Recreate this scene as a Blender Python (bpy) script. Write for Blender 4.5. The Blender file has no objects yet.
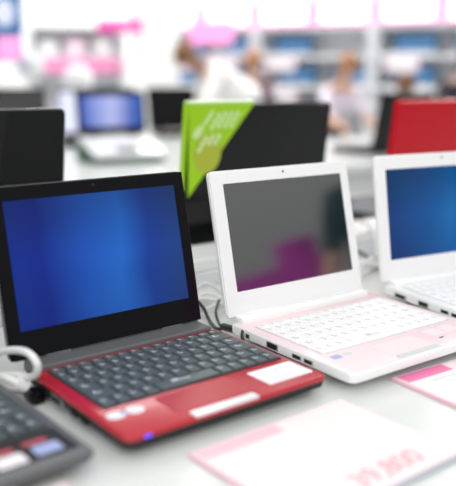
import bpy, bmesh, math, random
from mathutils import Vector, Matrix
random.seed(7)
C = bpy.context.scene.collection
SC = bpy.context.scene

# ---------------------------------------------------------------- materials
def mat(name, col, rough=.5, metal=0, spec=.5, emit=None, es=0, coat=0, ior=1.45, noise=0, nscale=40):
    m = bpy.data.materials.new(name); m.use_nodes = True
    nt = m.node_tree; b = nt.nodes['Principled BSDF']
    b.inputs['Roughness'].default_value = rough
    b.inputs['Metallic'].default_value = metal
    b.inputs['IOR'].default_value = ior
    b.inputs['Specular IOR Level'].default_value = spec
    b.inputs['Coat Weight'].default_value = coat
    if emit:
        b.inputs['Emission Color'].default_value = (*emit, 1); b.inputs['Emission Strength'].default_value = es
    if noise:
        tc = nt.nodes.new('ShaderNodeTexCoord'); n = nt.nodes.new('ShaderNodeTexNoise'); r = nt.nodes.new('ShaderNodeValToRGB')
        n.inputs['Scale'].default_value = nscale; n.inputs['Detail'].default_value = 3
        r.color_ramp.elements[0].color = (*[max(0, c*(1-noise)) for c in col], 1)
        r.color_ramp.elements[1].color = (*[min(1, c*(1+noise)) for c in col], 1)
        r.color_ramp.elements[0].position = .3; r.color_ramp.elements[1].position = .7
        nt.links.new(tc.outputs['Object'], n.inputs['Vector']); nt.links.new(n.outputs['Fac'], r.inputs['Fac'])
        nt.links.new(r.outputs['Color'], b.inputs['Base Color'])
    else:
        b.inputs['Base Color'].default_value = (*col, 1)
    return m

def screen_mat(name, w, l, stops, vstops=None, strength=1., rough=.08):
    """lit display: picture is a horizontal ramp times a vertical ramp, object coordinates in metres"""
    m = bpy.data.materials.new(name); m.use_nodes = True
    nt = m.node_tree; b = nt.nodes['Principled BSDF']; N = nt.nodes.new; L = nt.links.new
    b.inputs['Base Color'].default_value = (.004, .004, .006, 1); b.inputs['Roughness'].default_value = rough
    tc = N('ShaderNodeTexCoord'); sp = N('ShaderNodeSeparateXYZ'); L(tc.outputs['Object'], sp.inputs[0])
    ns = N('ShaderNodeTexNoise'); b.inputs['Specular IOR Level'].default_value = .3; ns.inputs['Scale'].default_value = 14; ns.inputs['Detail'].default_value = 1; L(tc.outputs['Object'], ns.inputs['Vector'])
    mx = N('ShaderNodeMath'); mx.operation = 'DIVIDE'; mx.inputs[1].default_value = w; L(sp.outputs[0], mx.inputs[0])
    a1 = N('ShaderNodeMath'); a1.operation = 'MULTIPLY_ADD'; a1.inputs[1].default_value = .12; L(ns.outputs['Fac'], a1.inputs[0]); L(mx.outputs[0], a1.inputs[2])
    a2 = N('ShaderNodeMath'); a2.operation = 'SUBTRACT'; a2.inputs[1].default_value = .06; L(a1.outputs[0], a2.inputs[0])
    r = N('ShaderNodeValToRGB'); el = r.color_ramp.elements
    while len(el) < len(stops): el.new(.5)
    for e, (p, c) in zip(el, stops): e.position = p; e.color = (*c, 1)
    L(a2.outputs[0], r.inputs['Fac'])
    my = N('ShaderNodeMath'); my.operation = 'DIVIDE'; my.inputs[1].default_value = l; L(sp.outputs[2], my.inputs[0])
    r2 = N('ShaderNodeValToRGB'); el = r2.color_ramp.elements
    vs = vstops or [(0, 1), (1, 1)]
    while len(el) < len(vs): el.new(.5)
    for e, (p, c) in zip(el, vs): e.position = p; e.color = (c, c, c, 1)
    L(my.outputs[0], r2.inputs['Fac'])
    mm = N('ShaderNodeMix'); mm.data_type = 'RGBA'; mm.blend_type = 'MULTIPLY'; mm.inputs['Factor'].default_value = 1
    L(r.outputs['Color'], mm.inputs['A']); L(r2.outputs['Color'], mm.inputs['B'])
    L(mm.outputs['Result'], b.inputs['Emission Color']); b.inputs['Emission Strength'].default_value = strength
    return m

M = {}
M['table'] = mat('table_white', (.69, .72, .70), .22, noise=.015, nscale=6)
M['counter'] = mat('counter_panel', (.7, .71, .71), .5)
M['floor'] = mat('floor_vinyl', (.55, .56, .57), .3, noise=.05, nscale=2)
M['wall'] = mat('wall_paint', (.8, .81, .79), .8)
M['black_gloss'] = mat('black_gloss', (.003, .003, .004), .10, spec=.25)
M['black_lid'] = mat('black_lid', (.004, .004, .005), .07, spec=.32)
M['black_matte'] = mat('black_matte', (.012, .012, .013), .6)
M['rubber'] = mat('rubber', (.02, .02, .02), .8)
M['port_dark'] = mat('port_dark', (.01, .01, .01), .5)
M['grey_plastic'] = mat('grey_plastic', (.12, .125, .13), .4)
M['dark_keys'] = mat('dark_keys', (.08, .10, .11), .38)
M['dark_legend'] = mat('dark_legend', (.55, .58, .6), .5)
M['dark_tray'] = mat('dark_tray', (.012, .013, .015), .5)
M['red_gloss'] = mat('red_gloss', (.44, .018, .032), .25, coat=.15)
M['red_pad'] = mat('red_pad', (.43, .02, .035), .42)
M['red_lid'] = mat('red_lid', (.50, .002, .012), .25, spec=.25)
M['silver'] = mat('silver', (.75, .74, .76), .35, metal=.4)
M['metal'] = mat('metal', (.6, .6, .6), .3, metal=1)
M['white_gloss'] = mat('white_gloss', (.86, .87, .87), .2, coat=.2)
M['white_key'] = mat('white_key', (.88, .88, .89), .4)
M['white_legend'] = mat('white_legend', (.58, .58, .6), .5)
M['white_tray'] = mat('white_tray', (.62, .62, .63), .5)
M['pink'] = mat('pink_deck', (.88, .69, .72), .3, coat=.1)
M['pink_pad'] = mat('pink_pad', (.88, .70, .72), .5)
M['pale_button'] = mat('pale_button', (.62, .68, .66), .3)
M['sticker_white'] = mat('sticker_white', (.85, .83, .87), .4)
M['sticker_blue'] = mat('sticker_blue', (.36, .42, .68), .4)
M['sticker_red'] = mat('sticker_red', (.45, .08, .1), .4)
M['cable_white'] = mat('cable_white', (.8, .8, .8), .45)
M['cable_black'] = mat('cable_black', (.015, .015, .016), .45)
M['card'] = mat('card_white', (.76, .76, .76), .35)
M['card_pink'] = mat('card_pink', (.86, .52, .6), .4)
M['price_ink'] = mat('price_ink', (.72, .36, .42), .5)
M['card_magenta'] = mat('card_magenta', (.82, .2, .42), .4)
M['card_palepink'] = mat('card_palepink', (.87, .74, .77), .4)
M['card_grey'] = mat('card_grey', (.62, .65, .68), .4)
M['card_edge'] = mat('card_edge', (.42, .46, .52), .3)
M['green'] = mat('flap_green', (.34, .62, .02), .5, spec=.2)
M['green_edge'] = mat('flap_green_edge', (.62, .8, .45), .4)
M['flap_orange'] = mat('flap_orange', (.40, .46, .035), .5)
M['flap_white'] = mat('flap_white', (.58, .78, .34), .5)
M['led_blue'] = mat('led_blue', (.05, .05, .3), .3, emit=(.01, .06, 1), es=2)
M['lens'] = mat('lens', (.02, .02, .03), .1)
M['skin'] = mat('skin', (.62, .38, .27), .6)
M['hair_brown'] = mat('hair_brown', (.16, .07, .03), .6)
M['hair_ginger'] = mat('hair_ginger', (.35, .16, .07), .6)
M['hair_dark'] = mat('hair_dark', (.04, .025, .02), .6)
M['cloth_white'] = mat('cloth_white', (.85, .85, .84), .85)
M['cloth_lilac'] = mat('cloth_lilac', (.8, .74, .84), .85)
M['cloth_pink'] = mat('cloth_pink', (.75, .35, .45), .85)
M['cloth_teal'] = mat('cloth_teal', (.01, .06, .08), .85)
M['cloth_dark'] = mat('cloth_dark', (.03, .03, .04), .85)
M['cloth_maroon'] = mat('cloth_maroon', (.1, .03, .05), .85)
M['trousers'] = mat('trousers_dark', (.04, .045, .07), .85)
M['shoe'] = mat('shoe', (.03, .03, .03), .6)
M['riser_shade_green'] = mat('riser_shade_green', (.05, .10, .07), .6)
M['shelf'] = mat('shelf_white', (.78, .8, .82), .5)
M['shelf_grey'] = mat('shelf_grey', (.45, .48, .46), .6)
M['magenta'] = mat('magenta', (.8, .1, .4), .5)
M['soft_magenta'] = mat('soft_magenta', (.8, .28, .5), .5)
M['magenta_drape'] = mat('magenta_drape', (.6, .07, .5), .8)
M['lit_pink'] = mat('lit_sign_pink', (.5, .1, .3), .5, emit=(1, .45, .75), es=.85)
M['lit_white'] = mat('lit_sign_white', (.7, .7, .7), .5, emit=(1, .93, .97), es=1.3)
M['tag_pink'] = mat('tag_pink', (.85, .66, .74), .5)
M['blue_dark'] = mat('blue_card', (.03, .12, .42), .5)

# ---------------------------------------------------------------- mesh helpers
class MB:
    def __init__(s): s.bm = bmesh.new(); s.mats = []
    def mi(s, m):
        if m not in s.mats: s.mats.append(m)
        return s.mats.index(m)
    def _faces(s, fs, m):
        i = s.mi(m)
        for f in fs: f.material_index = i
    def box(s, x0, x1, y0, y1, z0, z1, m, bev=0):
        vs = [s.bm.verts.new(p) for p in ((x0,y0,z0),(x1,y0,z0),(x1,y1,z0),(x0,y1,z0),(x0,y0,z1),(x1,y0,z1),(x1,y1,z1),(x0,y1,z1))]
        fs = [s.bm.faces.new([vs[i] for i in q]) for q in ((3,2,1,0),(4,5,6,7),(0,1,5,4),(1,2,6,5),(2,3,7,6),(3,0,4,7))]
        s._faces(fs, m)
        if bev:
            es = list({e for f in fs for e in f.edges})
            r = bmesh.ops.bevel(s.bm, geom=es, offset=bev, segments=2, affect='EDGES', profile=.5)
            s._faces(r['faces'], m)
        return s
    def loft(s, rings, m, cap0=True, cap1=True):
        """rings: lists of the same number of points"""
        R = [[s.bm.verts.new(p) for p in r] for r in rings]; fs = []
        n = len(R[0])
        for a, b in zip(R, R[1:]):
            for i in range(n): fs.append(s.bm.faces.new((a[i], a[(i+1) % n], b[(i+1) % n], b[i])))
        if cap0: fs.append(s.bm.faces.new(list(reversed(R[0]))))
        if cap1: fs.append(s.bm.faces.new(R[-1]))
        s._faces(fs, m); return s
    def poly(s, pts, m):
        f = s.bm.faces.new([s.bm.verts.new(p) for p in pts]); s._faces([f], m); return s
    def frame(s, o, i, y0, y1, m):
        """rectangular ring in the xz plane: o, i = (x0,x1,z0,z1); from y0 (front) to y1 (back)"""
        def rr(a, y): return [s.bm.verts.new((x, y, z)) for x, z in ((a[0],a[2]),(a[1],a[2]),(a[1],a[3]),(a[0],a[3]))]
        A, B, D, E = rr(o, y0), rr(i, y0), rr(i, y1), rr(o, y1); fs = []
        for k in range(4):
            j = (k+1) % 4
            for P, Q in ((A, B), (B, D), (D, E), (E, A)): fs.append(s.bm.faces.new((P[k], P[j], Q[j], Q[k])))
        s._faces(fs, m); return s
    def build(s, name, parent=None, loc=(0,0,0), rot=(0,0,0), smooth=0):
        bmesh.ops.recalc_face_normals(s.bm, faces=s.bm.faces)
        me = bpy.data.meshes.new(name); s.bm.to_mesh(me); s.bm.free()
        for k in s.mats: me.materials.append(M[k])
        if smooth:
            for p in me.polygons: p.use_smooth = True
            try: me.set_sharp_from_angle(angle=math.radians(smooth))
            except Exception: pass
        return link(name, me, parent, loc, rot)

def link(name, me, parent=None, loc=(0,0,0), rot=(0,0,0)):
    o = bpy.data.objects.new(name, me); C.objects.link(o); o.parent = parent
    o.location = loc; o.rotation_euler = rot; return o

def rrect(x0, x1, y0, y1, r, z, n=5):
    out = []
    for cx, cy, a in ((x1-r,y0+r,-90),(x1-r,y1-r,0),(x0+r,y1-r,90),(x0+r,y0+r,180)):
        for k in range(n+1):
            t = math.radians(a+90*k/n); out.append((cx+r*math.cos(t), cy+r*math.sin(t), z))
    return out
def rrect_xz(x0, x1, z0, z1, r, y, n=5): return [(a, y, b) for a, b, _ in rrect(x0, x1, z0, z1, r, 0, n)]

def tag(o, label=None, cat=None, group=None, kind=None):
    if label: o['label'] = label
    if cat: o['category'] = cat
    if group: o['group'] = group
    if kind: o['kind'] = kind
    return o
def empty(name, loc=(0,0,0), rz=0):
    o = bpy.data.objects.new(name, None); C.objects.link(o); o.location = loc; o.rotation_euler = (0,0,rz)
    o.empty_display_size = .05; return o
def copy_tree(o, parent=None):
    c = o.copy(); C.objects.link(c); c.parent = parent
    for ch in list(o.children): copy_tree(ch, c)
    return c

def smooth_path(pts, n=8):
    P = [Vector(p) for p in pts]; P = [2*P[0]-P[1]] + P + [2*P[-1]-P[-2]]; out = []
    for i in range(1, len(P)-2):
        a, b, c, d = P[i-1:i+3]
        for k in range(n):
            t = k/n
            out.append(.5*((2*b)+(c-a)*t+(2*a-5*b+4*c-d)*t*t+(3*b-a-3*c+d)*t**3))
    out.append(P[-2]); return out
def tube(mb, pts, r, m, n=10, sm=8):
    path = smooth_path(pts, sm) if sm else [Vector(p) for p in pts]
    rings = []; up = Vector((0,0,1)); prev = None
    for i, p in enumerate(path):
        t = (path[min(i+1, len(path)-1)]-path[max(i-1, 0)]).normalized()
        a = (prev - t*prev.dot(t)) if prev else t.cross(up if abs(t.z) < .9 else Vector((1,0,0)))
        a.normalize(); prev = a; b = t.cross(a)
        rings.append([tuple(p+a*(r*math.cos(2*math.pi*k/n))+b*(r*math.sin(2*math.pi*k/n))) for k in range(n)])
    mb.loft(rings, m)

# ---------------------------------------------------------------- the row frame
A = .66; ca, sa = math.cos(A), math.sin(A)
def RF(t, s, z=0): return (t*ca - s*sa, t*sa + s*ca, z)

# ---------------------------------------------------------------- setting
mb = MB(); mb.box(-9, 11, -6, 14, -.85, -.75, 'floor'); tag(mb.build('floor'), kind='structure')
mb = MB(); mb.box(-8, 8, 0, .15, -.75, 3.2, 'wall')
tag(mb.build('wall_back', loc=(.2, 8.6, 0), rot=(0, 0, -.45)), kind='structure')

def counter(label, t0, t1, s0, s1):
    root = empty('display_table', RF(t0, s0, -.75), A); w, d = t1-t0, s1-s0
    MB().box(0, w, 0, d, .715, .75, 'table', bev=.004).build('tabletop', root)
    MB().box(.03, w-.03, .04, d-.04, .08, .715, 'counter').build('cabinet', root)
    MB().box(.06, w-.06, .08, d-.08, 0, .08, 'black_matte').build('plinth', root)
    tag(root, label, 'table'); return root
counter('white glossy display table in front carrying the netbooks and price cards', -1.2, 3.2, .12, 1.5)
counter('white display table across the aisle on the left, carrying most of the blurred laptops', .2, 2.75, 2.05, 3.85)
counter('white display table across the aisle on the right, behind the red laptop lid', 2.76, 4.6, 2.05, 3.05)

# cable tray / riser between the two rows
root = empty('cable_tray', RF(-.9, .965, 0), A)
MB().box(0, 3.8, .0, .10, 0, .024, 'shelf', bev=.002).build('lower_step', root)
MB().box(0, 3.8, .004, .10, .0245, .044, 'white_gloss', bev=.002).build('upper_step', root)
tag(root, 'low white stepped cable tray running along the table behind the netbooks', 'cable tray')

# ---------------------------------------------------------------- netbooks
ROWS = [  # front to back, key widths in units
    [1.0, 1.0, 1.0, 1.0, 4.6, 1.0, 1.0, 1.0, 1.0, 1.0],
    [1.7] + [1]*9 + [1.2, 1.0],
    [1.4] + [1]*10 + [1.6],
    [1.1] + [1]*11 + [1.4],
    [.8] + [1]*11 + [1.7],
    [1.0] + [.97]*13,
]
def keymesh(w, d, h, m, ml, cache={}):
    k = (round(w, 5), round(d, 5), m)
    if k in cache: return cache[k]
    b = MB(); i = .0012
    b.loft([rrect(0, w, 0, d, .0012, 0, 2), rrect(i*.3, w-i*.3, i*.3, d-i*.3, .0012, h*.7, 2), rrect(i, w-i, i, d-i, .001, h, 2)], m)
    z = h+.0001
    b.poly([(w*.26, d*.52, z), (w*.56, d*.52, z), (w*.56, d*.64, z), (w*.26, d*.64, z)], ml)
    b.poly([(w*.26, d*.66, z), (w*.38, d*.66, z), (w*.38, d*.84, z), (w*.26, d*.84, z)], ml)
    bmesh.ops.recalc_face_normals(b.bm, faces=b.bm.faces)
    me = bpy.data.meshes.new('key'); b.bm.to_mesh(me); b.bm.free()
    for q in b.mats: me.materials.append(M[q])
    cache[k] = me; return me

def keyboard(root, x0, x1, y0, y1, t, tray, km, lm, gap=.0022, kh=.0022):
    kb = MB(); kb.loft([rrect(x0, x1, y0, y1, .003, t-.002), rrect(x0, x1, y0, y1, .003, t+.0005)], tray)
    kb = kb.build('keyboard', root)
    pad = .0012; n = len(ROWS); W = x1-x0-2*pad
    hs = [1, 1, 1, 1, 1, .62]; tot = sum(hs); y = y0+pad; D = y1-y0-2*pad
    for row, hgt in zip(ROWS, hs):
        d = D*hgt/tot; x = x0+pad; u = W/sum(row)
        for k in row:
            link('key', keymesh(u*k-gap, d-gap, kh, km, lm), kb, (x+gap/2, y+gap/2, t+.0005)); x += u*k
        y += d
    return kb

def port_rect(root, name, x, y0, y1, z0, z1, rim, inner='port_dark'):
    b = MB(); b.box(x-.0012, x+.004, y0, y1, z0, z1, rim, bev=.0006)
    o = b.build(name, root)
    b = MB(); w, h = (y1-y0)*.12, (z1-z0)*.16
    b.box(x-.0016, x-.0006, y0+w, y1-w, z0+h, z1-h, inner); b.build('opening', o)
    return o

def lid_part(root, x0, x1, y, z, L, al, shell, bez, scr, scr_rect, th=.009, cut=.0012, bezname='bezel', cam=True, lamp=None):
    """lid hinged at (y, z); local frame x right, y into the back, z up along the lid"""
    w = x1-x0
    b = MB()
    b.loft([rrect_xz(0, w, 0, L, .008, .001), rrect_xz(0, w, 0, L, .008, th*.6), rrect_xz(.003, w-.003, .003, L-.003, .007, th)], shell)
    lid = b.build('lid', root, (x0, y, z), (-al, 0, 0), smooth=40)
    a0, a1, b0, b1 = scr_rect
    b = MB(); b.frame((.0012, w-.0012, .0012, L-.0012), (a0, a1, b0, b1), -.0012, .001, bez)
    r = bmesh.ops.bevel(b.bm, geom=[e for e in b.bm.edges if all(abs(v.co.y+.0012) < 1e-5 for v in e.verts) and not (a0-.001 < e.verts[0].co.x < a1+.001 and b0-.001 < e.verts[0].co.z < b1+.001)], offset=.0006, segments=1, affect='EDGES')
    bz = b.build(bezname, lid)
    b = MB(); b.box(0, a1-a0, 0, .0012, 0, b1-b0, scr)
    b.build('screen', lid, (a0, -.0002, b0))
    if cam:
        b = MB(); c = Vector((w/2, -.0014, L-.0075)); rg = []
        for yy, rr in ((-.0010, .0018), (-.0016, .0016), (-.0016, .0009)):
            rg.append([(c.x+rr*math.cos(k*math.pi/6), yy, c.z+rr*math.sin(k*math.pi/6)) for k in range(12)])
        b.loft(rg, lamp or 'lens'); b.build('webcam', lid)
    return lid

def feet(root, W, D, h=.006):
    for x in (.03, W-.03):
        for y in (.03, D-.03):
            b = MB(); b.loft([[(x+.007*math.cos(k*.5236), y+.007*math.sin(k*.5236), z) for k in range(12)] for z in (0.0003, h+.001)], 'rubber')
            b.build('rubber_foot', root)

def button(root, name, x0, x1, y0, y1, t, m, h=.0008, r=.001, parent=None):
    b = MB(); b.loft([rrect(x0, x1, y0, y1, r, t-.001, 3), rrect(x0, x1, y0, y1, r, t+h, 3)], m)
    return b.build(name, parent or root)

# colours of the lit displays
M['scr_blue'] = screen_mat('screen_blue', .2205, .142,
    [(0, (.0, .025, .27)), (.17, (.0, .018, .26)), (.42, (.008, .095, .50)), (.62, (.012, .135, .58)), (.78, (.004, .045, .32)), (1, (.010, .05, .22))],
    [(0, .85), (.5, 1.1), (1, .62)], .8)
M['scr_azure'] = screen_mat('screen_azure', .215, .128,
    [(0, (.0, .055, .20)), (.35, (.0, .10, .32)), (.6, (.0, .15, .45)), (1, (.0, .10, .34))], [(0, .8), (.5, 1.), (1, .6)], .85)
M['scr_far'] = screen_mat('screen_far', .22, .15,
    [(0, (.03, .08, .42)), (.3, (.25, .32, .70)), (.6, (.45, .48, .82)), (1, (.05, .12, .45))], [(0, .9), (1, 1.)], 1.1)
M['scr_lilac'] = mat('screen_lilac', (.1, .1, .1), .2, emit=(.75, .78, 1), es=.95)
M['scr_shelf'] = mat('screen_shelf', (.02, .05, .1), .2, emit=(.10, .26, .5), es=.75)
M['scr_black'] = mat('screen_black', (.004, .004, .005), .15, spec=.3)
M['scr_off'] = mat('screen_off', (.006, .0065, .0065), .06, spec=1, ior=2.1)

# --- red and black netbook
def red_netbook():
    r = empty('netbook', (-.0849, .6164, 0), .6664); t = .0223; x0, x1, D = -.001, .2415, .193
    b = MB(); b.loft([rrect(x0+.008, x1-.008, .012, D+.012, .008, .0055), rrect(x0+.0015, x1-.0015, .003, D+.018, .008, .010), rrect(x0+.0006, x1-.0006, .001, D+.020, .008, .0175)], 'black_matte')
    b.build('base', r, smooth=50)
    b = MB(); b.loft([rrect(x0+.001, x1-.001, .001, D-.0005, .008, .0170), rrect(x0, x1, 0, D, .008, .0190), rrect(x0+.0004, x1-.0004, .0004, D, .008, t-.0006), rrect(x0+.0014, x1-.0014, .0014, D-.001, .007, t)], 'red_gloss')
    b.build('palm_rest', r, smooth=50)
    tag(r, 'red netbook with black screen frame, black keys and a blue screen', 'laptop', 'netbooks along the front row')
    MB().box(x0+.006, x1-.006, D+.0005, D+.0320, .014, t+.0040, 'grey_plastic', bev=.002).build('hinge_cover', r)
    keyboard(r, .0135, .2365, .0655, .1865, t, 'dark_tray', 'dark_keys', 'dark_legend')
    pad = button(r, 'touchpad', .064, .154, .0165, .060, t, 'red_pad', .0003, .004)
    button(r, 'touchpad_button', .072, .148, -.0002, .0115, t, 'silver', .0012, .002)
    s = button(r, 'sticker', .176, .236, .0165, .055, t, 'sticker_white', .0003, .002); s['label'] = 'large white spec sticker'
    for k in range(5): button(r, 'printed_line', .182, .222-.006*(k % 2), .021+.006*k, .0225+.006*k, t+.0003, 'card_grey', .0001, .0005, parent=s)
    for cx in (.0165, .0370):
        b = MB(); b.loft([[(cx+.0095*math.cos(k*.3927), .048+.0085*math.sin(k*.3927), z) for k in range(16)] for z in (t-.0005, t+.0004)], 'sticker_white')
        b.build('sticker', r)['label'] = 'small round white sticker'
    button(r, 'sticker', .0215, .0285, .0465, .0515, t+.0004, 'sticker_blue', .0002, .001)
    MB().box(.017, .024, -.0006, .001, .0185, .0205, 'led_blue').build('status_light', r)
    port_rect(r, 'vga_port', x0+.0012, .122, .148, .0080, .0160, 'metal', 'black_matte')
    port_rect(r, 'usb_port', x0+.0012, .092, .106, .0080, .0140, 'black_gloss')
    port_rect(r, 'usb_port', x0+.0012, .072, .086, .0080, .0140, 'black_gloss')
    feet(r, .24, D)
    lid_part(r, -.0115, .2400, .2205, .0268, .1880, .2207, 'grey_plastic', 'black_gloss', 'scr_blue', (.0159, .2366, .0307, .1714))
    for hx in (.03, .18): MB().box(hx, hx+.03, .2192, .228, .0145, .0285, 'grey_plastic', bev=.001).build('hinge', r)
    return r
RED = red_netbook()

def white_netbook(name, loc, rz, W, D, t, wx0, lidx, lidy, lidz, L, al, deck, pad, btn, scr, srect, ports, kx0, kx1, ky0, ky1, label):
    r = empty(name, loc, rz); x0, x1 = wx0, W
    tag(r, label, 'laptop', 'netbooks along the front row')
    b = MB(); b.loft([rrect(x0+.020, x1-.020, .026, D-.010, .008, .006), rrect(x0+.006, x1-.006, .010, D-.002, .008, .0095), rrect(x0+.0006, x1-.0006, .0015, D, .008, .0130), rrect(x0, x1, 0, D, .008, t-.002), rrect(x0+.001, x1-.001, .001, D-.001, .008, t-.0005)], 'white_gloss')
    b.build('base', r, smooth=50)
    b = MB(); b.loft([rrect(x0+.0035, x1-.0035, .0035, D-.003, .006, t-.0025), rrect(x0+.0035, x1-.0035, .0035, D-.003, .006, t-.0003), rrect(x0+.004, x1-.004, .004, D-.0035, .006, t)], deck)
    b.build('palm_rest', r, smooth=50)
    keyboard(r, kx0, kx1, ky0, ky1, t, 'white_tray', 'white_key', 'white_legend', gap=.0012, kh=.0016)
    button(r, 'touchpad', .078, .146, .0145, .050, t, pad, .0003, .003)
    button(r, 'touchpad_button', .078, .146, .0045, .0125, t, btn, .0008, .002)
    # hinge bar: a half-round cover in front of the lid foot
    b = MB(); xs = [(lidx[0]+.008, .55), (lidx[0]+.0095, .85), (lidx[0]+.013, 1), (lidx[1]-.013, 1), (lidx[1]-.0095, .85), (lidx[1]-.008, .55)]
    y0, y1, zb, zt = lidy-.021, lidy-.0022, t-.004, t+.0075
    prof = [(0, 0), (.0, .55), (.06, .8), (.16, .94), (.30, 1), (.75, 1), (.93, .9), (1, .7), (1, 0)]
    cy = (y0+y1)/2
    b.loft([[(x, cy+(y0-cy+(y1-y0)*u)*k, zb+(zt-zb)*v*(.6+.4*k)) for u, v in prof] for x, k in xs], 'white_gloss'); b.build('hinge_bar', r, smooth=35)
    lid_part(r, lidx[0], lidx[1], lidy, lidz, L, al, 'white_gloss', 'white_gloss', scr, srect, lamp='grey_plastic')
    for hx in (lidx[0]+.03, lidx[1]-.06): MB().box(hx, hx+.03, lidy-.0018, lidy+.004, t-.004, lidz+.004, 'white_gloss', bev=.002).build('hinge', r)
    for nm, y0, y1, z0, z1 in ports: port_rect(r, nm, x0+.0008, y0, y1, z0, z1, 'metal' if nm == 'vga_port' else 'shelf_grey')
    feet(r, W, D)
    return r
P_PORTS = [('vga_port', .1215, .1420, .0138, .0218), ('usb_port', .0805, .0965, .0148, .0204), ('usb_port', .0610, .0770, .0148, .0204), ('power_jack', .174, .182, .0140, .0205)]
PINK = white_netbook('netbook', (.1301, .7605, 0), .6368, .2485, .215, .0241, 0, (0.0031, .2447), .2228, .0262, .1872, .2349,
    'pink', 'pink_pad', 'pale_button', 'scr_off', (.0197, .2259, .0316, .1701), P_PORTS, .0155, .2340, .0624, .1850,
    'white netbook with pale pink palm rest and dark reflecting screen')
s = button(PINK, 'sticker', .0165, .030, .0445, .0545, .0241, 'sticker_blue', .0002, .001); s['label'] = 'small bluish sticker'
button(PINK, 'sticker', .034, .047, .0455, .0535, .0241, 'card_grey', .0002, .001)['label'] = 'small grey sticker'
for i, x in enumerate((.168, .195)): button(PINK, 'sticker', x, x+.022, .032, .054, .0241, 'card_palepink', .0002, .001)
button(PINK, 'power_light', .168, .1755, .0235, .0262, .0241, 'grey_plastic', .0002, .001)
W_PORTS = [('air_vent', .134, .160, .0135, .0205), ('vga_port', .0895, .1105, .0135, .0215), ('usb_port', .0505, .0665, .0148, .0204), ('usb_port', .0310, .0470, .0148, .0204)]
WHITE = white_netbook('netbook', (.3193, .9550, 0), .506, .262, .1865, .0252, 0, (0, .2627), .1880, .0271, .1877, .165,
    'white_gloss', 'white_key', 'pale_button', 'scr_azure', (.0188, .2447, .0319, .1667), W_PORTS, .014, .248, .056, .164,
    'all white netbook with bright blue screen, cut off by the right edge')

# --- dark grey netbook, lower left corner
def grey_netbook():
    W, D, t = .262, .19, .0215; rz = .70
    c, s = math.cos(rz), math.sin(rz); r = empty('netbook', (-.1085-W*c, .600-W*s, 0), rz)
    tag(r, 'dark grey netbook in the lower left corner with stickers on its palm rest', 'laptop', 'netbooks along the front row')
    b = MB(); b.loft([rrect(.014, W-.014, .018, D-.01, .006, .005), rrect(.003, W-.003, .004, D, .006, .010), rrect(0, W, 0, D, .006, .016), rrect(.0005, W-.0005, .0005, D, .006, t-.001), rrect(.002, W-.002, .002, D-.001, .005, t)], 'grey_plastic')
    b.build('base', r, smooth=50)
    button(r, 'palm_rest', .008, W-.008, .013, .062, t, 'black_matte', .0004, .003)
    keyboard(r, .010, W-.010, .064, .172, t, 'dark_tray', 'dark_keys', 'dark_legend')
    button(r, 'touchpad', .085, .165, .020, .056, t+.0004, 'grey_plastic', .0003, .003)
    for x, y, w, h, m, lb in ((W-.043, .0185, .024, .018, 'sticker_blue', 'blue sticker'), (W-.046, .040, .022, .007, 'sticker_red', 'narrow red sticker'),
                              (W-.078, .0155, .026, .019, 'sticker_white', 'white sticker'), (W-.081, .038, .026, .008, 'sticker_red', 'wide red sticker'),
                              (W-.112, .0155, .028, .022, 'sticker_white', 'white sticker')):
        st = button(r, 'sticker', x, x+w, y, y+h, t+.0004+(.0003 if m == 'sticker_red' else 0), m, .0004, .002); st['label'] = lb
    feet(r, W, D, .005)
    lid_part(r, .001, W-.001, D+.006, t+.004, .18, .25, 'grey_plastic', 'black_gloss', 'scr_blue', (.018, .242, .028, .165))
    for hx in (.03, .20): MB().box(hx, hx+.03, D-.006, D+.012, .012, .028, 'grey_plastic', bev=.002).build('hinge', r)
grey_netbook()

# ---------------------------------------------------------------- big laptops facing away (rear row)
def big_laptop(name, loc, rz, W, D, L, al, lidm, label, group, scr='scr_far', basem='black_matte'):
    r = empty(name, loc, rz); t = .026
    tag(r, label, 'laptop', group)
    b = MB(); b.loft([rrect(.012, W-.012, .012, D-.012, .012, .004), rrect(.001, W-.001, .001, D, .014, .014), rrect(0, W, 0, D, .014, t-.003), rrect(.002, W-.002, .002, D-.002, .012, t)], basem)
    b.build('base', r, smooth=50)
    b = MB(); b.loft([rrect(.02, W-.02, .085, D-.03, .003, t-.001), rrect(.02, W-.02, .085, D-.03, .003, t+.0015)], 'dark_keys' if basem != 'white_gloss' else 'white_key')
    b.build('keyboard', r)
    button(r, 'touchpad', W*.36, W*.64, .02, .072, t, 'grey_plastic', .0004, .003)
    for hx in (.04, W-.08): MB().box(hx, hx+.04, D-.012, D+.010, .012, .036, 'black_matte', bev=.002).build('hinge', r)
    for x in (.03, W-.03):
        for y in (.03, D-.03):
            b = MB(); b.loft([[(x+.007*math.cos(k*.785), y+.007*math.sin(k*.785), z) for k in range(8)] for z in (0.0003, .006)], 'rubber'); b.build('rubber_foot', r)
    lid = lid_part(r, 0, W, D+.004, t+.006, L, al, lidm, 'black_gloss', scr, (.016, W-.016, .026, L-.016), th=.011)
    return r, lid
RZ = A+math.pi
def rear(t_left, s, label, lidm, W=.34, **k):
    """t_left: row coordinate of the lid edge that is on the left as seen from the camera"""
    D = .235
    # facing away: local x runs backwards along the row; local hinge at y = D faces the camera
    x, y, _ = RF(t_left+W, s+D)
    return big_laptop('laptop', (x, y, 0), RZ, W, D, .249, .12, lidm, label, 'larger laptops facing away in the rear row', **k)
big, biglid = rear(.763, 1.135, 'large glossy black laptop turned away, behind the pink netbook', 'black_lid', W=.338)
blk, _ = rear(.198, 1.135, 'black laptop turned away at the left edge, behind the red netbook', 'black_lid')
redl, redlid = rear(1.295, 1.135, 'laptop with a bright red lid turned away, at the right edge', 'red_lid')

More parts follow.
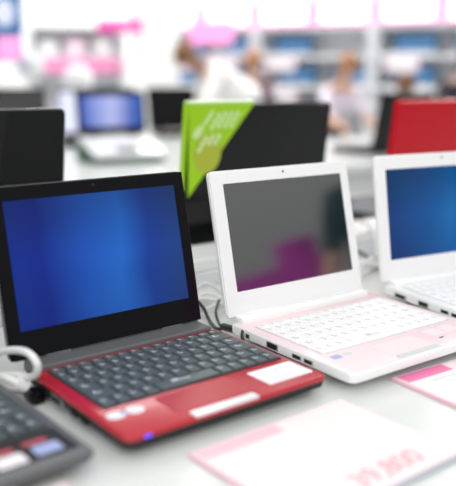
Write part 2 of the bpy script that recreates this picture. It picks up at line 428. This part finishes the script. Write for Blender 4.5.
# green corner flap on the big laptop's lid
bpy.context.view_layer.update()
def flap():
    W, L, a, th = .338, .249, .142, .011
    r = empty('price_flap', (0, 0, 0)); r.matrix_world = biglid.matrix_world @ Matrix.Translation((W+.0015, th+.0006, L+.002))
    # local: x towards -row (lid's far corner at 0), y out of the back, z down the lid (negative)
    b = MB(); b.loft([[(0, y, 0), (-a, y, 0), (-.010, y, -a*1.14)] for y in (0, .0012)], 'green'); b.build('flap_front', r)
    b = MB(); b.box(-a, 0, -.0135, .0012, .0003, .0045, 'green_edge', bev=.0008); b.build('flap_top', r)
    MB().box(.0002, .0018, -.0135, .0012, -a*1.06, .0002, 'green').build('flap_side', r)
    b = MB(); b.loft([[(-.045+.030*math.cos(k*.3142), y, -.086+.036*math.sin(k*.3142)) for k in range(20)][:20] for y in (.0011, .0014)], 'flap_orange'); 
    b.build('printed_disc', r)
    b = MB()
    def strip(x, z, ln, w, ang, y=.0015):
        c_, s_ = math.cos(ang), math.sin(ang)
        q = [(0, -w/2), (ln, -w/2), (ln, w/2), (0, w/2)]
        b.loft([[(x+u*c_-v*s_, yy, z+u*s_+v*c_) for u, v in q] for yy in (y-.0004, y+.0002)], 'flap_white')
    # words in slanting lines and a brush-like mark
    for (x, z, n) in ((-.066, -.016, 7), (-.080, -.014, 6), (-.094, -.014, 6), (-.108, -.014, 4)):
        an = math.radians(-58)
        for k in range(n):
            if k % 4 == 3: continue
            strip(x+.0115*k*math.cos(an), z+.0115*k*math.sin(an), .0098, .0085, an)
    b.build('printed_words', r)
    b = MB()
    def blob(cx, cz, rx, rz, ang):
        b.loft([[(cx+rx*math.cos(k*.4)*math.cos(ang)-rz*math.sin(k*.4)*math.sin(ang), yy, cz+rx*math.cos(k*.4)*math.sin(ang)+rz*math.sin(k*.4)*math.cos(ang)) for k in range(16)] for yy in (.0010, .0016)], 'flap_white')
    blob(-.022, -.048, .014, .008, math.radians(130)); blob(-.042, -.024, .018, .004, math.radians(128))
    b.build('printed_brush', r)
    tag(r, 'lime green triangular price flap over the corner of the large black laptop lid', 'sign')
flap()

# ---------------------------------------------------------------- text helper (real lettering as mesh)
def text_mesh(s, size, m, name, parent, loc, rz=0, extrude=.0001):
    cu = bpy.data.curves.new(name, 'FONT'); cu.body = s; cu.size = size; cu.extrude = extrude; cu.resolution_u = 3; cu.offset = .0004
    o = bpy.data.objects.new(name, cu); C.objects.link(o); bpy.context.view_layer.update()
    me = bpy.data.meshes.new_from_object(o.evaluated_get(bpy.context.evaluated_depsgraph_get()))
    bpy.data.objects.remove(o); me.materials.clear(); me.materials.append(M[m])
    return link(name, me, parent, loc, (0, 0, rz))

# ---------------------------------------------------------------- price cards
def price_card(loc, rz, w, d, label, big_pink=False):
    """origin at the far left corner, card runs to -y"""
    r = empty('price_card', loc, rz)
    tag(r, label, 'price card', 'printed price cards on the front table')
    b = MB(); b.box(0, w, -d, 0, .0003, .0042, 'card_pink' if True else 'card', bev=.0006); h = b.build('holder', r)
    b = MB(); b.box(.0022, w-.0022, -d+.0022, -.0022, .0042, .0047, 'card'); sh = b.build('sheet', r)
    b = MB(); b.box(0.0005, w-.0005, -d-.0022, -d, .0003, .0046, 'card_edge'); b.build('holder_lip', r)
    z = .0048
    if big_pink:
        MB().box(.004, .075, -.022, -.004, .0047, .0049, 'card_magenta').build('printed_band', r)
        MB().box(.075, w-.004, -.022, -.004, .0047, .0049, 'card_palepink').build('printed_band', r)
        for k in range(3): MB().box(.03+.01*k, .075+.012*k, -.034-.010*k, -.031-.010*k, .0047, .0048, 'card_grey').build('printed_line', r)
    else:
        MB().box(.004, w*.5, -.021, -.004, .0047, .0049, 'card_pink').build('printed_band', r)
        MB().box(w*.55, w-.004, -.010, -.004, .0047, .0049, 'card_palepink').build('printed_band', r)
        MB().box(.03, w-.05, -.0935, -.0925, .0047, .0049, 'card_grey').build('printed_line', r)
        MB().box(.02, .06, -.125, -.120, .0047, .0049, 'card_grey').build('printed_line', r)
    return r
c1 = price_card((-.034, .627, 0), .682, .1925, .148, 'nearest white price card with thin pink border, before the red netbook')
text_mesh('39,800', .031, 'price_ink', 'printed_price', c1, (.072, -.136, .0049))
c2 = price_card((.179, .805, 0), .60, .190, .148, 'price card with bright pink corner band at the right edge', True)
text_mesh('39,800', .031, 'price_ink', 'printed_price', c2, (.075, -.134, .0049))
c3 = price_card((-.212, .512, 0), .70, .105, .12, 'white card corner peeking in at the bottom edge beside the dark grey netbook')

# ---------------------------------------------------------------- cables
def cable(name, pts, r, m, label, group, plugs=()):
    e = None
    b = MB(); tube(b, pts, r, m)
    o = b.build(name, smooth=60); tag(o, label, 'cable', group)
    for (p, d, ln, rr, mm) in plugs:
        b = MB(); d = Vector(d).normalized(); p = Vector(p)
        tube(b, [p, p+d*ln*.3, p+d*ln*.7, p+d*ln], rr, mm, n=10, sm=3)
        b.build('plug', o, smooth=50)
    return o
G = 'power leads and cables among the netbooks'
def loop(cx, cy, z, rx, ry, rz, turns, wob=.006, n=14, ph=0):
    pts = []
    for k in range(int(turns*n)+1):
        a = 2*math.pi*k/n+ph; w = 1+.14*math.sin(k*1.7)
        x, y = rx*w*math.cos(a), ry*w*math.sin(a)
        pts.append((cx+x*math.cos(rz)-y*math.sin(rz), cy+x*math.sin(rz)+y*math.cos(rz), z+.0045*k/n+wob*math.sin(k*.9)**2))
    return pts
cable('cable', [(-.275, .835, .006), (-.254, .797, .030), (-.224, .760, .050), (-.200, .738, .056), (-.1885, .730, .048), (-.190, .734, .036), (-.200, .745, .027), (-.217, .762, .022), (-.236, .778, .016), (-.262, .80, .006)], .0040, 'cable_white',
      'thick white cable looping out at the left edge beside the red netbook', G)
cable('cable', [(-.268, .79, .012), (-.248, .778, .018), (-.226, .752, .024), (-.212, .748, .018), (-.210, .757, .009), (-.218, .768, .0055), (-.240, .772, .0055), (-.27, .79, .0055)], .0040, 'cable_white',
      'thick white cable curled tightly in front of the looping one at the left edge', G, [((-.2145, .7475, .020), (.5, .25, -.3), .012, .0075, 'cable_white')])
b = MB(); b.box(-.012, .012, -.008, .008, 0.0003, .013, 'black_gloss', bev=.004)
tag(b.build('power_adapter', loc=(-.1965, .746, 0), rot=(0, 0, 2.25), smooth=40), 'small black adapter block behind the rear left corner of the red netbook', 'adapter')
cable('cable', [(-.075, 1.085, .010), (-.047, 1.098, .022), (-.033, 1.10, .031), (-.017, 1.105, .022), (-.004, 1.108, .010), (.03, 1.12, .005)], .0026, 'cable_white',
      'thin white cable arching highest between the red and pink netbooks', G)
cable('cable', [(-.075, 1.06, .004), (-.047, 1.082, .012), (-.032, 1.088, .019), (-.014, 1.085, .015), (.006, 1.083, .006), (.03, 1.085, .004)], .0026, 'cable_white',
      'thin white cable curving below the highest one between the red and pink netbooks', G)
cable('cable', loop(-.024, 1.055, .0045, .028, .014, .65, 2.3, .004, ph=1.), .0026, 'cable_white',
      'thin white cable coiled on the table between the red and pink netbooks', G)
cable('cable', [(-.060, 1.055, .020), (-.046, 1.040, .024), (-.034, 1.030, .016), (-.026, 1.010, .006), (-.019, .985, .004), (-.012, .965, .006), (-.004, .958, .010)], .0024, 'cable_black',
      'thin black cable running from behind the red netbook to the pink one', G,
      [((-.006, .957, .012), (.65, -.75, .05), .036, .0048, 'cable_black')])
cable('cable', [(-.012, 1.045, .022), (-.016, 1.018, .014), (-.013, .999, .006), (-.006, .980, .003), (.004, .975, .003)], .0019, 'cable_black',
      'short thin black lead lying by the hinge of the pink netbook', G)
cable('cable', [(.0205, .922, .018), (.0185, .914, .021), (.0175, .902, .017), (.022, .894, .008), (.030, .880, .003)], .0019, 'cable_black',
      'short curled black lead at the power socket of the pink netbook', G)
cable('cable', [(.235, 1.47, .0565), (.252, 1.455, .0575), (.262, 1.43, .055), (.270, 1.405, .035), (.268, 1.37, .010), (.248, 1.307, .004), (.226, 1.262, .004)], .0034, 'cable_white',
      'white cable hanging down between the pink and white netbooks', G)
cable('cable', [(.228, 1.40, .012), (.240, 1.385, .014), (.249, 1.365, .010), (.255, 1.335, .004), (.262, 1.30, .003)], .0026, 'cable_black',
      'black cable slanting down between the pink and white netbooks', G)
cable('cable', loop(.245, 1.31, .006, .038, .018, .6, 2.2, .006), .0034, 'cable_white',
      'white cable coiled on the table between the pink and white netbooks', G)
b = MB(); b.loft([rrect(-.03, .03, -.02, .02, .006, .0003), rrect(-.03, .03, -.02, .02, .006, .026), rrect(-.027, .027, -.017, .017, .005, .030)], 'white_gloss')
tag(b.build('power_adapter', loc=(.190, 1.245, 0), rot=(0, 0, .66), smooth=40), 'white adapter block behind the pink netbook, beside the white netbook', 'adapter')

# ---------------------------------------------------------------- second table: blurred laptops
def on2(x, y): return (x, y, 0)
GB = 'laptops on the far display table'
wn, _ = big_laptop('netbook', (-.50, 2.92, .012), .50, .29, .20, .165, .45, 'white_gloss', 'white netbook with a pale blue screen, alone on the far display table', GB, scr='scr_far', basem='white_gloss')
wn.rotation_euler = (.30, 0, .50)
b = MB(); b.loft([[(-.005, .01, .0003), (.295, .01, .0003), (.295, .20, .0003), (-.005, .20, .0003)], [(-.005, .01, .012), (.295, .01, .012), (.295, .20, .068), (-.005, .20, .068)]], 'riser_shade_green')  # stand takes the dark green of the shadow below the netbook
tag(b.build('display_riser', loc=(-.50, 2.92, 0), rot=(0, 0, .50)), 'wedge stand coloured like the shade under the white netbook on the far table', 'stand')
def far_back(px_x, Y, rz, label, lidm, scr, W=.34):
    return big_laptop('laptop', (px_x, Y, 0), rz, W, .24, .24, .2, lidm, label, GB, scr=scr)
far_back(-.775, 3.60, .25, 'black laptop with a glowing pale screen on the far table at left', 'black_lid', 'scr_lilac', .22)
far_back(-1.22, 3.74, .25, 'black laptop at the far left end of the far table', 'black_lid', 'scr_black', .36)
far_back(-.70, 4.02, .35, 'black laptop behind the white netbook on the far table', 'black_lid', 'scr_black', .30)
far_back(-.34, 4.25, .45, 'black laptop left of the green flap on the far table', 'black_lid', 'scr_black', .30)
far_back(.72, 3.72, RZ, 'dark laptop turned away, just left of the red lid on the far table', 'black_lid', 'scr_off')
# pale boxes behind the red lid
for i, (x, lb) in enumerate(((.95, 'left one of two small pale boxes above the red laptop lid'), (1.10, 'right one of two small pale boxes above the red laptop lid'))):
    b = MB(); b.box(-.06, .06, -.05, .05, .0003, .10, 'card', bev=.003); b.box(-.0605, .0605, -.0505, .0505, .03, .05, 'tag_pink')
    tag(b.build('package', loc=(x, 4.35+.1*i, 0), rot=(0, 0, .4)), lb, 'box', 'pale boxes on the far display table')

# ---------------------------------------------------------------- shelving at the back
HA = -.45; hc, hs = math.cos(HA), math.sin(HA)
def HF(u, v, z=0): return (-.7+u*hc-v*hs, 8+u*hs+v*hc, z)     # u along the shelving, v into it
def shelving(u0, u1, label, mat_back='shelf'):
    r = empty('shelving', HF(u0, 0, -.75), HA); w = u1-u0
    MB().box(0, w, .42, .46, 0, 1.534, mat_back).build('back_panel', r)
    for x in (0, w-.03): MB().box(x, x+.03, 0, .42, 0, 1.534, 'shelf').build('side_panel', r)
    for z in (.12, .50, .80, .965, 1.2445, 1.504): MB().box(.03, w-.03, .02, .42, z, z+.03, 'shelf').build('shelf', r)
    tag(r, label, 'shelving', 'shelving units along the back of the shop'); return r
BAY = .56
units = [('left', -.1), ('second from left', BAY*2-.1+.02), ('third', BAY*4-.1+.04), ('right', BAY*6-.1+.06)]
names = ['white shelving unit behind the crouching person in white, leftmost with lit signs', 'white shelving unit directly right of the one behind the person in white',
         'white shelving unit in the back right, behind the ginger haired person', 'white shelving unit at the far right edge of the shop']
GS = 'lit header signs above the shelving'
rnd = random.Random(3)
shelf_proto = None
def shelf_laptop():
    r = empty('laptop', (0, 0, 0)); W = .40
    MB().box(0, W, -.12, .10, 0, .018, 'shelf', bev=.003).build('base', r)
    b = MB(); b.box(0, W, 0, .012, 0, .16, 'black_lid', bev=.002); l = b.build('lid', r, (0, .10, .018), (-.2, 0, 0))
    MB().box(.015, W-.015, -.002, 0, .012, .15, 'scr_shelf').build('screen', l)
    return r
def shelf_tag():
    r = empty('price_board', (0, 0, 0))
    b = MB(); b.box(0, .30, 0, .004, 0, .115, 'tag_pink'); b.build('board', r)
    MB().box(.03, .27, -.002, 0, .02, .095, 'card').build('sheet', r)
    return r
def sign():
    r = empty('header_sign', (0, 0, 0))
    MB().box(0, .52, 0, .10, 0, .22, 'lit_pink', bev=.01).build('sign_box', r)
    MB().box(.05, .47, -.006, 0, .02, .20, 'lit_white', bev=.002).build('sign_face', r)
    return r
lp, tg, sg = shelf_laptop(), shelf_tag(), sign(); used = {'l': 0, 't': 0, 's': 0}
def take(proto, key):
    if used[key] == 0: used[key] = 1; return proto
    return copy_tree(proto)
ordn = ['first', 'second', 'third', 'fourth', 'fifth', 'sixth', 'seventh', 'eighth']
for ui, (nm, u0) in enumerate(units):
    shelving(u0, u0+2*BAY, names[ui])
    for k in range(2):
        n = ui*2+k; u = u0+.04+k*BAY
        o = take(sg, 's'); o.location = HF(u, .0, .7855); o.rotation_euler = (0, 0, HA)
        tag(o, f'glowing white header sign with pink rim, {ordn[n]} from the left above the shelving', 'sign', GS)
        pass
        for ri, (z, rn) in enumerate(((.5250, 'upper'), (.2455, 'lower'))):
            if (n, ri) in ((3, 0), (5, 1)): continue
            o = take(lp, 'l'); o.location = HF(u+.06+rnd.uniform(-.03, .03), .17, z); o.rotation_euler = (0, 0, HA)
            tag(o, f'blue screened laptop on the {rn} back shelf under the {ordn[n]} header sign from left', 'laptop', 'open laptops on the back shelving')
            o = take(tg, 't'); o.location = HF(u+.10+rnd.uniform(-.05, .05), .010, z-.148); o.rotation_euler = (0, 0, HA)
            tag(o, f'pale price board below the {rn} back shelf under the {ordn[n]} header sign from left', 'price board', 'price boards on the back shelving')

# left: grey green shelving with magenta banners, pillar, hanging display
def banner(loc, rz, w, h, m, label, th=.03):
    b = MB(); b.box(0, w, 0, th, 0, h, m, bev=.004)
    o = b.build('banner', loc=loc, rot=(0, 0, rz)); return tag(o, label, 'banner', 'pink banners on the left shelving')
r = empty('shelving', (-1.72, 6.9, -.75), .05)
tag(r, 'grey green shelving unit with pink banners at the back left', 'shelving', 'shelving units along the back of the shop')
MB().box(0, .80, .30, .34, 0, 1.50, 'shelf').build('back_panel', r)
for x in (0, .77): MB().box(x, x+.03, 0, .30, 0, 1.50, 'shelf').build('side_panel', r)
for z in (.1, .45, .80, 1.10, 1.235, 1.475): MB().box(.03, .77, .01, .30, z, z+.025, 'shelf').build('shelf', r)
banner((-1.08, 6.60, .68), .05, .38, .10, 'magenta', 'short deep magenta banner highest up, at the upper left of the shop')
banner((-1.72, 6.865, .35), .05, .80, .13, 'soft_magenta', 'long magenta banner across the grey green shelving')
for k, x in enumerate((-1.66, -1.42, -1.18)):
    b = MB(); b.box(0, .17, 0, .12, 0.0005, .14, ('cloth_white', 'tag_pink', 'card')[k], bev=.004)
    tag(b.build('package', loc=(x, 7.0, .5102), rot=(0, 0, .05)), ('white package at the left end of the grey green shelf', 'pale pink package in the middle of the grey green shelf', 'white package at the right end of the grey green shelf')[k], 'box', 'packages on the grey green shelving')
b = MB(); b.loft([rrect(0, .42, 0, .42, .03, -.75), rrect(0, .42, 0, .42, .03, 3.1)], 'wall')
tag(b.build('pillar', loc=(-.84, 6.75, 0), rot=(0, 0, .1)), kind='structure')
# pink header continuing left of the lit signs
banner((-.36, 7.35, .62), -.2, .40, .20, 'lit_pink', 'pale glowing pink banner between the white pillar and the lit signs')
# hanging blue display at top left
r = empty('display_stand', (-1.61, 4.6, -.75), .1)
tag(r, 'tall display stand with a blue screen and pink poster at the upper left', 'display')
MB().box(-.03, .42, .0, .06, 1.31, 1.72, 'blue_dark', bev=.006).build('screen_housing', r)
MB().box(-.01, .40, -.004, 0, 1.33, 1.70, 'scr_shelf').build('screen', r)
b = MB(); b.loft([[(cx+.06*s_*math.cos(k*.2618), yy, 1.43+.075*s_*math.sin(k*.2618)) for k in range(24)] for cx, yy, s_ in ((.33, -.003, 1), (.33, -.016, .6), (.33, -.022, .3))], 'scr_lilac'); b.build('pale_disc', r)
MB().box(.18, .20, .02, .05, .03, 1.31, 'metal').build('pole', r)
MB().box(.0, .38, -.1, .2, 0, .03, 'metal', bev=.004).build('foot_plate', r)
MB().box(-.03, .42, -.002, .019, 1.16, 1.305, 'blue_dark').build('poster_board', r)
MB().box(.28, .415, -.006, -.002, 1.17, 1.295, 'lit_pink').build('poster', r)
# round white lamps / balloons at left
for i, (x, y, z, rr, lb) in enumerate(((-1.24, 5.0, .38, .09, 'left round white paper globe on a rod at the left, by the blue display'), (-.98, 5.2, .30, .10, 'right round white paper globe on a rod, farther from the blue display'))):
    r = empty('paper_globe', (x, y, -.75)); tag(r, lb, 'decoration', 'round white paper globes')
    b = MB(); n = 16; b.loft([[(rr*math.sin(math.pi*(j+.02)/8.04)*math.cos(2*math.pi*k/n), rr*math.sin(math.pi*(j+.02)/8.04)*math.sin(2*math.pi*k/n), z+.75-rr*math.cos(math.pi*(j+.02)/8.04)) for k in range(n)] for j in range(9)], 'cloth_white'); b.build('globe', r, smooth=60)
    b = MB(); tube(b, [(0, 0, .02), (0, 0, z+.75-rr)], .008, 'metal', sm=0); b.build('rod', r)
    b = MB(); b.loft([[(.1*math.cos(k*.524), .1*math.sin(k*.524), zz) for k in range(12)] for zz in (0, .02)], 'metal'); b.build('base', r)

# ---------------------------------------------------------------- people
def skin_obj(name, joints, edges, m, parent, root=0, sub=2):
    me = bpy.data.meshes.new(name); me.from_pydata([j[0] for j in joints], edges, []); me.materials.append(M[m])
    o = link(name, me, parent); sk = o.modifiers.new('skin', 'SKIN'); sk.use_smooth_shade = True
    lay = me.skin_vertices[0].data
    for i, j in enumerate(joints):
        rr = j[1]; lay[i].radius = rr if isinstance(rr, tuple) else (rr, rr); lay[i].use_root = (i == root)
    sb = o.modifiers.new('sub', 'SUBSURF'); sb.levels = sub; sb.render_levels = sub
    return o
def ell(parent, name, c, rx, ry, rz, m, cut=None, n=20, rot=(0, 0, 0)):
    b = MB(); N = 14; rings = []
    for j in range(N+1):
        a = math.pi*(j+.01)/(N+.02)
        rings.append([(rx*math.sin(a)*math.cos(2*math.pi*k/n), ry*math.sin(a)*math.sin(2*math.pi*k/n), -rz*math.cos(a)) for k in range(n)])
    if cut: rings = rings[cut:]
    b.loft(rings, m); return b.build(name, parent, c, rot, smooth=80)
def person(loc, rz, label, shirt, hair, lean=.0, H=1.65, reach=.35, legs='trousers', longhair=True, turn=0, bulk=1):
    """stands at loc facing local -y; lean = forward bend of the trunk in radians"""
    r = empty('person', loc, rz); k = H/1.65
    tag(r, label, 'person')
    hip = Vector((0, 0, .88*k)); d = Vector((0, -math.sin(lean), math.cos(lean))); f = Vector((0, -math.cos(lean), -math.sin(lean)))
    back = .10*math.sin(lean); hip.y += back
    def T(a, x=0, fw=0): return hip+d*(a*k)+Vector((x*k, 0, 0))+f*(fw*k)
    waist, chest, neck = T(.17), T(.36), T(.52)
    hd = Vector((0, -math.sin(lean*.8), math.cos(lean*.8))); headb = neck+hd*.05*k; headc = neck+hd*.15*k+Vector((0, -.02, 0))
    J = [(hip, (.14*k, .11*k)), (waist, (.125*k, .095*k)), (chest, (.155*k, .11*k)), (neck, .058*k), (headb, .052*k), (headc, (.072*k, .088*k)), (headc+hd*.06*k, (.066*k, .078*k))]
    E = [(0, 1), (1, 2), (2, 3), (3, 4), (4, 5), (5, 6)]
    sj = [(hip-d*.03*k, (.147*k*bulk, .118*k*bulk)), (waist, (.135*k*bulk, .105*k*bulk)), (chest, (.165*k*bulk, .12*k*bulk)), (T(.47), (.10*k*bulk, .08*k*bulk))]; se = [(0, 1), (1, 2), (2, 3)]
    tj = [(hip+d*.02, (.143*k, .115*k))]; te = []
    for s in (-1, 1):
        sh = T(.44, .17*s); el = sh+Vector((.05*s, -.06-.10*reach, -.24))*k; wr = el+Vector((-.02*s, -.12-.18*reach, -.14+.16*reach))*k
        i = len(J); J += [(sh, .058*k), (el, .040*k), (wr, .027*k), (wr+(wr-el).normalized()*.06*k, (.032*k, .018*k))]; E += [(2, i), (i, i+1), (i+1, i+2), (i+2, i+3)]
        q = len(sj); sj += [(sh, .066*k), (sh.lerp(el, .6), .052*k), (el.lerp(wr, .12), .046*k)]; se += [(2, q), (q, q+1), (q+1, q+2)]
        palm = wr+(wr-el).normalized()*.07*k; fd = (wr-el).normalized()
        for g, fl in enumerate((.062, .072, .068, .055)):
            a = len(J); off = Vector(((g-1.5)*.017*k, 0, 0)); J += [(palm+off+fd*.02*k, .0085*k), (palm+off+fd*fl*.6*k+Vector((0, 0, -.012)), .008*k), (palm+off+fd*fl*k+Vector((0, 0, -.03)), .007*k)]; E += [(i+3, a), (a, a+1), (a+1, a+2)]
        a = len(J); J += [(wr+fd*.04*k+Vector((-.035*s*k, 0, -.01)), .009*k), (wr+fd*.07*k+Vector((-.045*s*k, 0, -.02)), .0075*k)]; E += [(i+3, a), (a, a+1)]
        th = Vector((.09*s*k, hip.y, .84*k)); kn = Vector((.10*s*k, back*.5-.02, .46*k)); an = Vector((.10*s*k, .02, .08*k)); toe = Vector((.11*s*k, -.13*k, .03*k))
        i = len(J); J += [(th, .088*k), (kn, .058*k), (an, .038*k), (toe, (.036*k, .022*k))]; E += [(0, i), (i, i+1), (i+1, i+2), (i+2, i+3)]
        q = len(tj); tj += [(th, .098*k), (kn, .070*k), (an+Vector((0, 0, .02)), .055*k)]; te += [(0, q), (q, q+1), (q+1, q+2)]
        b = MB(); b.loft([rrect(-.045*k, .045*k, -.19*k, .08*k, .04*k, 0), rrect(-.048*k, .048*k, -.19*k, .085*k, .045*k, .03*k), rrect(-.04*k, .04*k, -.13*k, .075*k, .035*k, .085*k)], 'shoe'); b.build('shoe', r, (.105*s*k, .0, .001), smooth=50)
    skin_obj('body', [(tuple(a), b) for a, b in J], E, 'skin', r)
    skin_obj('shirt', [(tuple(a), b) for a, b in sj], se, shirt, r, root=0)
    skin_obj('trousers', [(tuple(a), b) for a, b in tj], te, legs, r)
    head = empty('face', (0, 0, 0)); head.parent = r; head.location = headc+hd*.03*k; head.rotation_euler = (lean*.6, 0, turn)
    for s in (-1, 1):
        ell(head, 'eye', (.031*s*k, -.080*k, .004*k), .013*k, .009*k, .008*k, 'lens')
        ell(head, 'ear', (.077*s*k, .005, -.004*k), .010*k, .018*k, .028*k, 'skin')
    ell(head, 'nose', (0, -.095*k, -.018*k), .012*k, .016*k, .022*k, 'skin')
    ell(head, 'mouth', (0, -.083*k, -.053*k), .024*k, .008*k, .007*k, 'cloth_maroon')
    ell(r, 'hair', tuple(headc+hd*.055*k+Vector((0, .018, 0))), .092*k, .102*k, .098*k, hair, cut=5, rot=(lean*.8+.25, 0, 0))
    if longhair: ell(r, 'hair_back', tuple(headc+hd*(-.01*k)+Vector((0, .055*k, -.02))), .078*k, .05*k, .13*k, hair, rot=(lean*.8, 0, 0))
    return r
def stool(loc): pass
# person in white bending low over the far table (head left)
person((.14, 6.35, -.75), -1.35, 'person in a white shirt bending over, seen above the green flap', 'cloth_white', 'hair_brown', bulk=1.4, lean=1.02, H=1.60, reach=.2)
person((.17, 7.05, -.75), .2, 'person with reddish brown hair in dark clothes right of the bending one in white', 'cloth_maroon', 'hair_ginger', lean=.45, H=1.32, turn=.2)
person((.80, 6.2, -.75), .5, 'ginger haired person in a pale lilac top, left of the red laptop lid', 'cloth_lilac', 'hair_ginger', lean=.5, H=1.28, turn=.3)
person((1.24, 5.5, -.75), -.3, 'person with brown hair and pink top above the red laptop lid', 'cloth_pink', 'hair_brown', lean=.75, H=1.2)
person((1.62, 5.75, -.75), .3, 'dark haired person in dark clothes at the right edge', 'cloth_dark', 'hair_dark', lean=.4, H=1.30)

# ---------------------------------------------------------------- what the dark screen mirrors (off to the right of the camera)
person((2.46, .90, -.75), -1.45, 'person in dark teal clothes standing off to the right', 'cloth_teal', 'hair_dark', lean=.05, H=1.68, legs='cloth_teal', bulk=1.25)
person((2.95, 1.50, -.75), -1.6, 'unseen person in dark clothes added beside the teal one for the screen reflection', 'cloth_dark', 'hair_dark', lean=.05, H=1.75)  # unseen second figure, added to widen the dark reflection
r = empty('mirrored_counter', (2.60, .10, -.75), math.pi/2)  # unseen counter, invented to give the dark screen its magenta reflection
tag(r, 'unseen counter with magenta cloth, added off to the right for the screen reflection', 'counter')
MB().box(0, .46, -.6, 0, .02, 1.13, 'counter').build('cabinet', r)
MB().box(-.01, .47, -.61, .008, 1.131, 1.155, 'magenta_drape', bev=.004).build('cloth_top', r)
MB().box(-.01, .47, .001, .008, .25, 1.13, 'magenta_drape').build('cloth_front', r)

b = MB(); b.loft([[(rr*math.cos(k*.2618), rr*math.sin(k*.2618), z) for k in range(24)] for rr, z in ((.10, .0), (.10, .075), (.108, .076), (.108, .105), (.100, .110))], 'magenta_drape')  # unseen box, added to round out the magenta reflection
tag(b.build('mirrored_box', loc=(2.72, .44, .406), smooth=40), 'unseen round magenta box added on the counter to shape the screen reflection', 'box')

# ---------------------------------------------------------------- lights: shop ceiling luminaires plus added fill lights
def area(x, y, z, sx, sy, e, col=(1, 1, 1), rz=0):
    l = bpy.data.lights.new('ceiling_or_fill_light', 'AREA'); l.shape = 'RECTANGLE'; l.size = sx; l.size_y = sy; l.energy = e; l.color = col
    o = bpy.data.objects.new('ceiling_or_fill_light', l); C.objects.link(o); o.location = (x, y, z); o.rotation_euler = (0, 0, rz)
for y, e in ((-3.6, 60), (-1.4, 22), (1.2, 8), (3.6, 20), (6.0, 50)):  # rearmost row behind the camera is fill, added to brighten upright faces
    for x in (-2.4, 0, 2.4): area(x, y, 2.3, 1.6, .5, e, (1, .99, .97), A)
for x in (-3.2, -1.2): area(x, 8.3, 2.3, 1.4, .5, 70, (1, .99, .97), -.45)  # fill pair added to brighten the left end of the back wall
w = bpy.data.worlds.new('World'); SC.world = w; w.use_nodes = True
nt = w.node_tree; bg = nt.nodes['Background']
tc = nt.nodes.new('ShaderNodeTexCoord'); sp = nt.nodes.new('ShaderNodeSeparateXYZ'); rp = nt.nodes.new('ShaderNodeValToRGB')
nt.links.new(tc.outputs['Generated'], sp.inputs[0]); nt.links.new(sp.outputs[2], rp.inputs['Fac']); nt.links.new(rp.outputs['Color'], bg.inputs['Color'])
rp.color_ramp.elements[0].color = (.55, .57, .57, 1); rp.color_ramp.elements[0].position = 0
rp.color_ramp.elements[1].color = (1, 1, 1, 1); rp.color_ramp.elements[1].position = .6
bg.inputs['Strength'].default_value = .62

# ---------------------------------------------------------------- camera
cam = bpy.data.cameras.new('camera'); co = bpy.data.objects.new('camera', cam); C.objects.link(co); SC.camera = co
f_px = 781.4; cam.sensor_fit = 'HORIZONTAL'; cam.sensor_width = 36
cam.lens = 36*f_px/456; cam.clip_start = .02; cam.clip_end = 60
pitch, roll = .2091, .0036
co.matrix_world = Matrix.Translation((0, 0, .3245)) @ Matrix.Rotation(math.pi/2-pitch, 4, 'X') @ Matrix.Rotation(roll, 4, 'Z')
cam.dof.use_dof = True; cam.dof.focus_distance = .95; cam.dof.aperture_fstop = 2.7
SC.view_settings.view_transform = 'Standard'; SC.view_settings.look = 'None'
SC.view_settings.exposure = .08; SC.view_settings.gamma = 1; SC.view_settings.use_curve_mapping = False
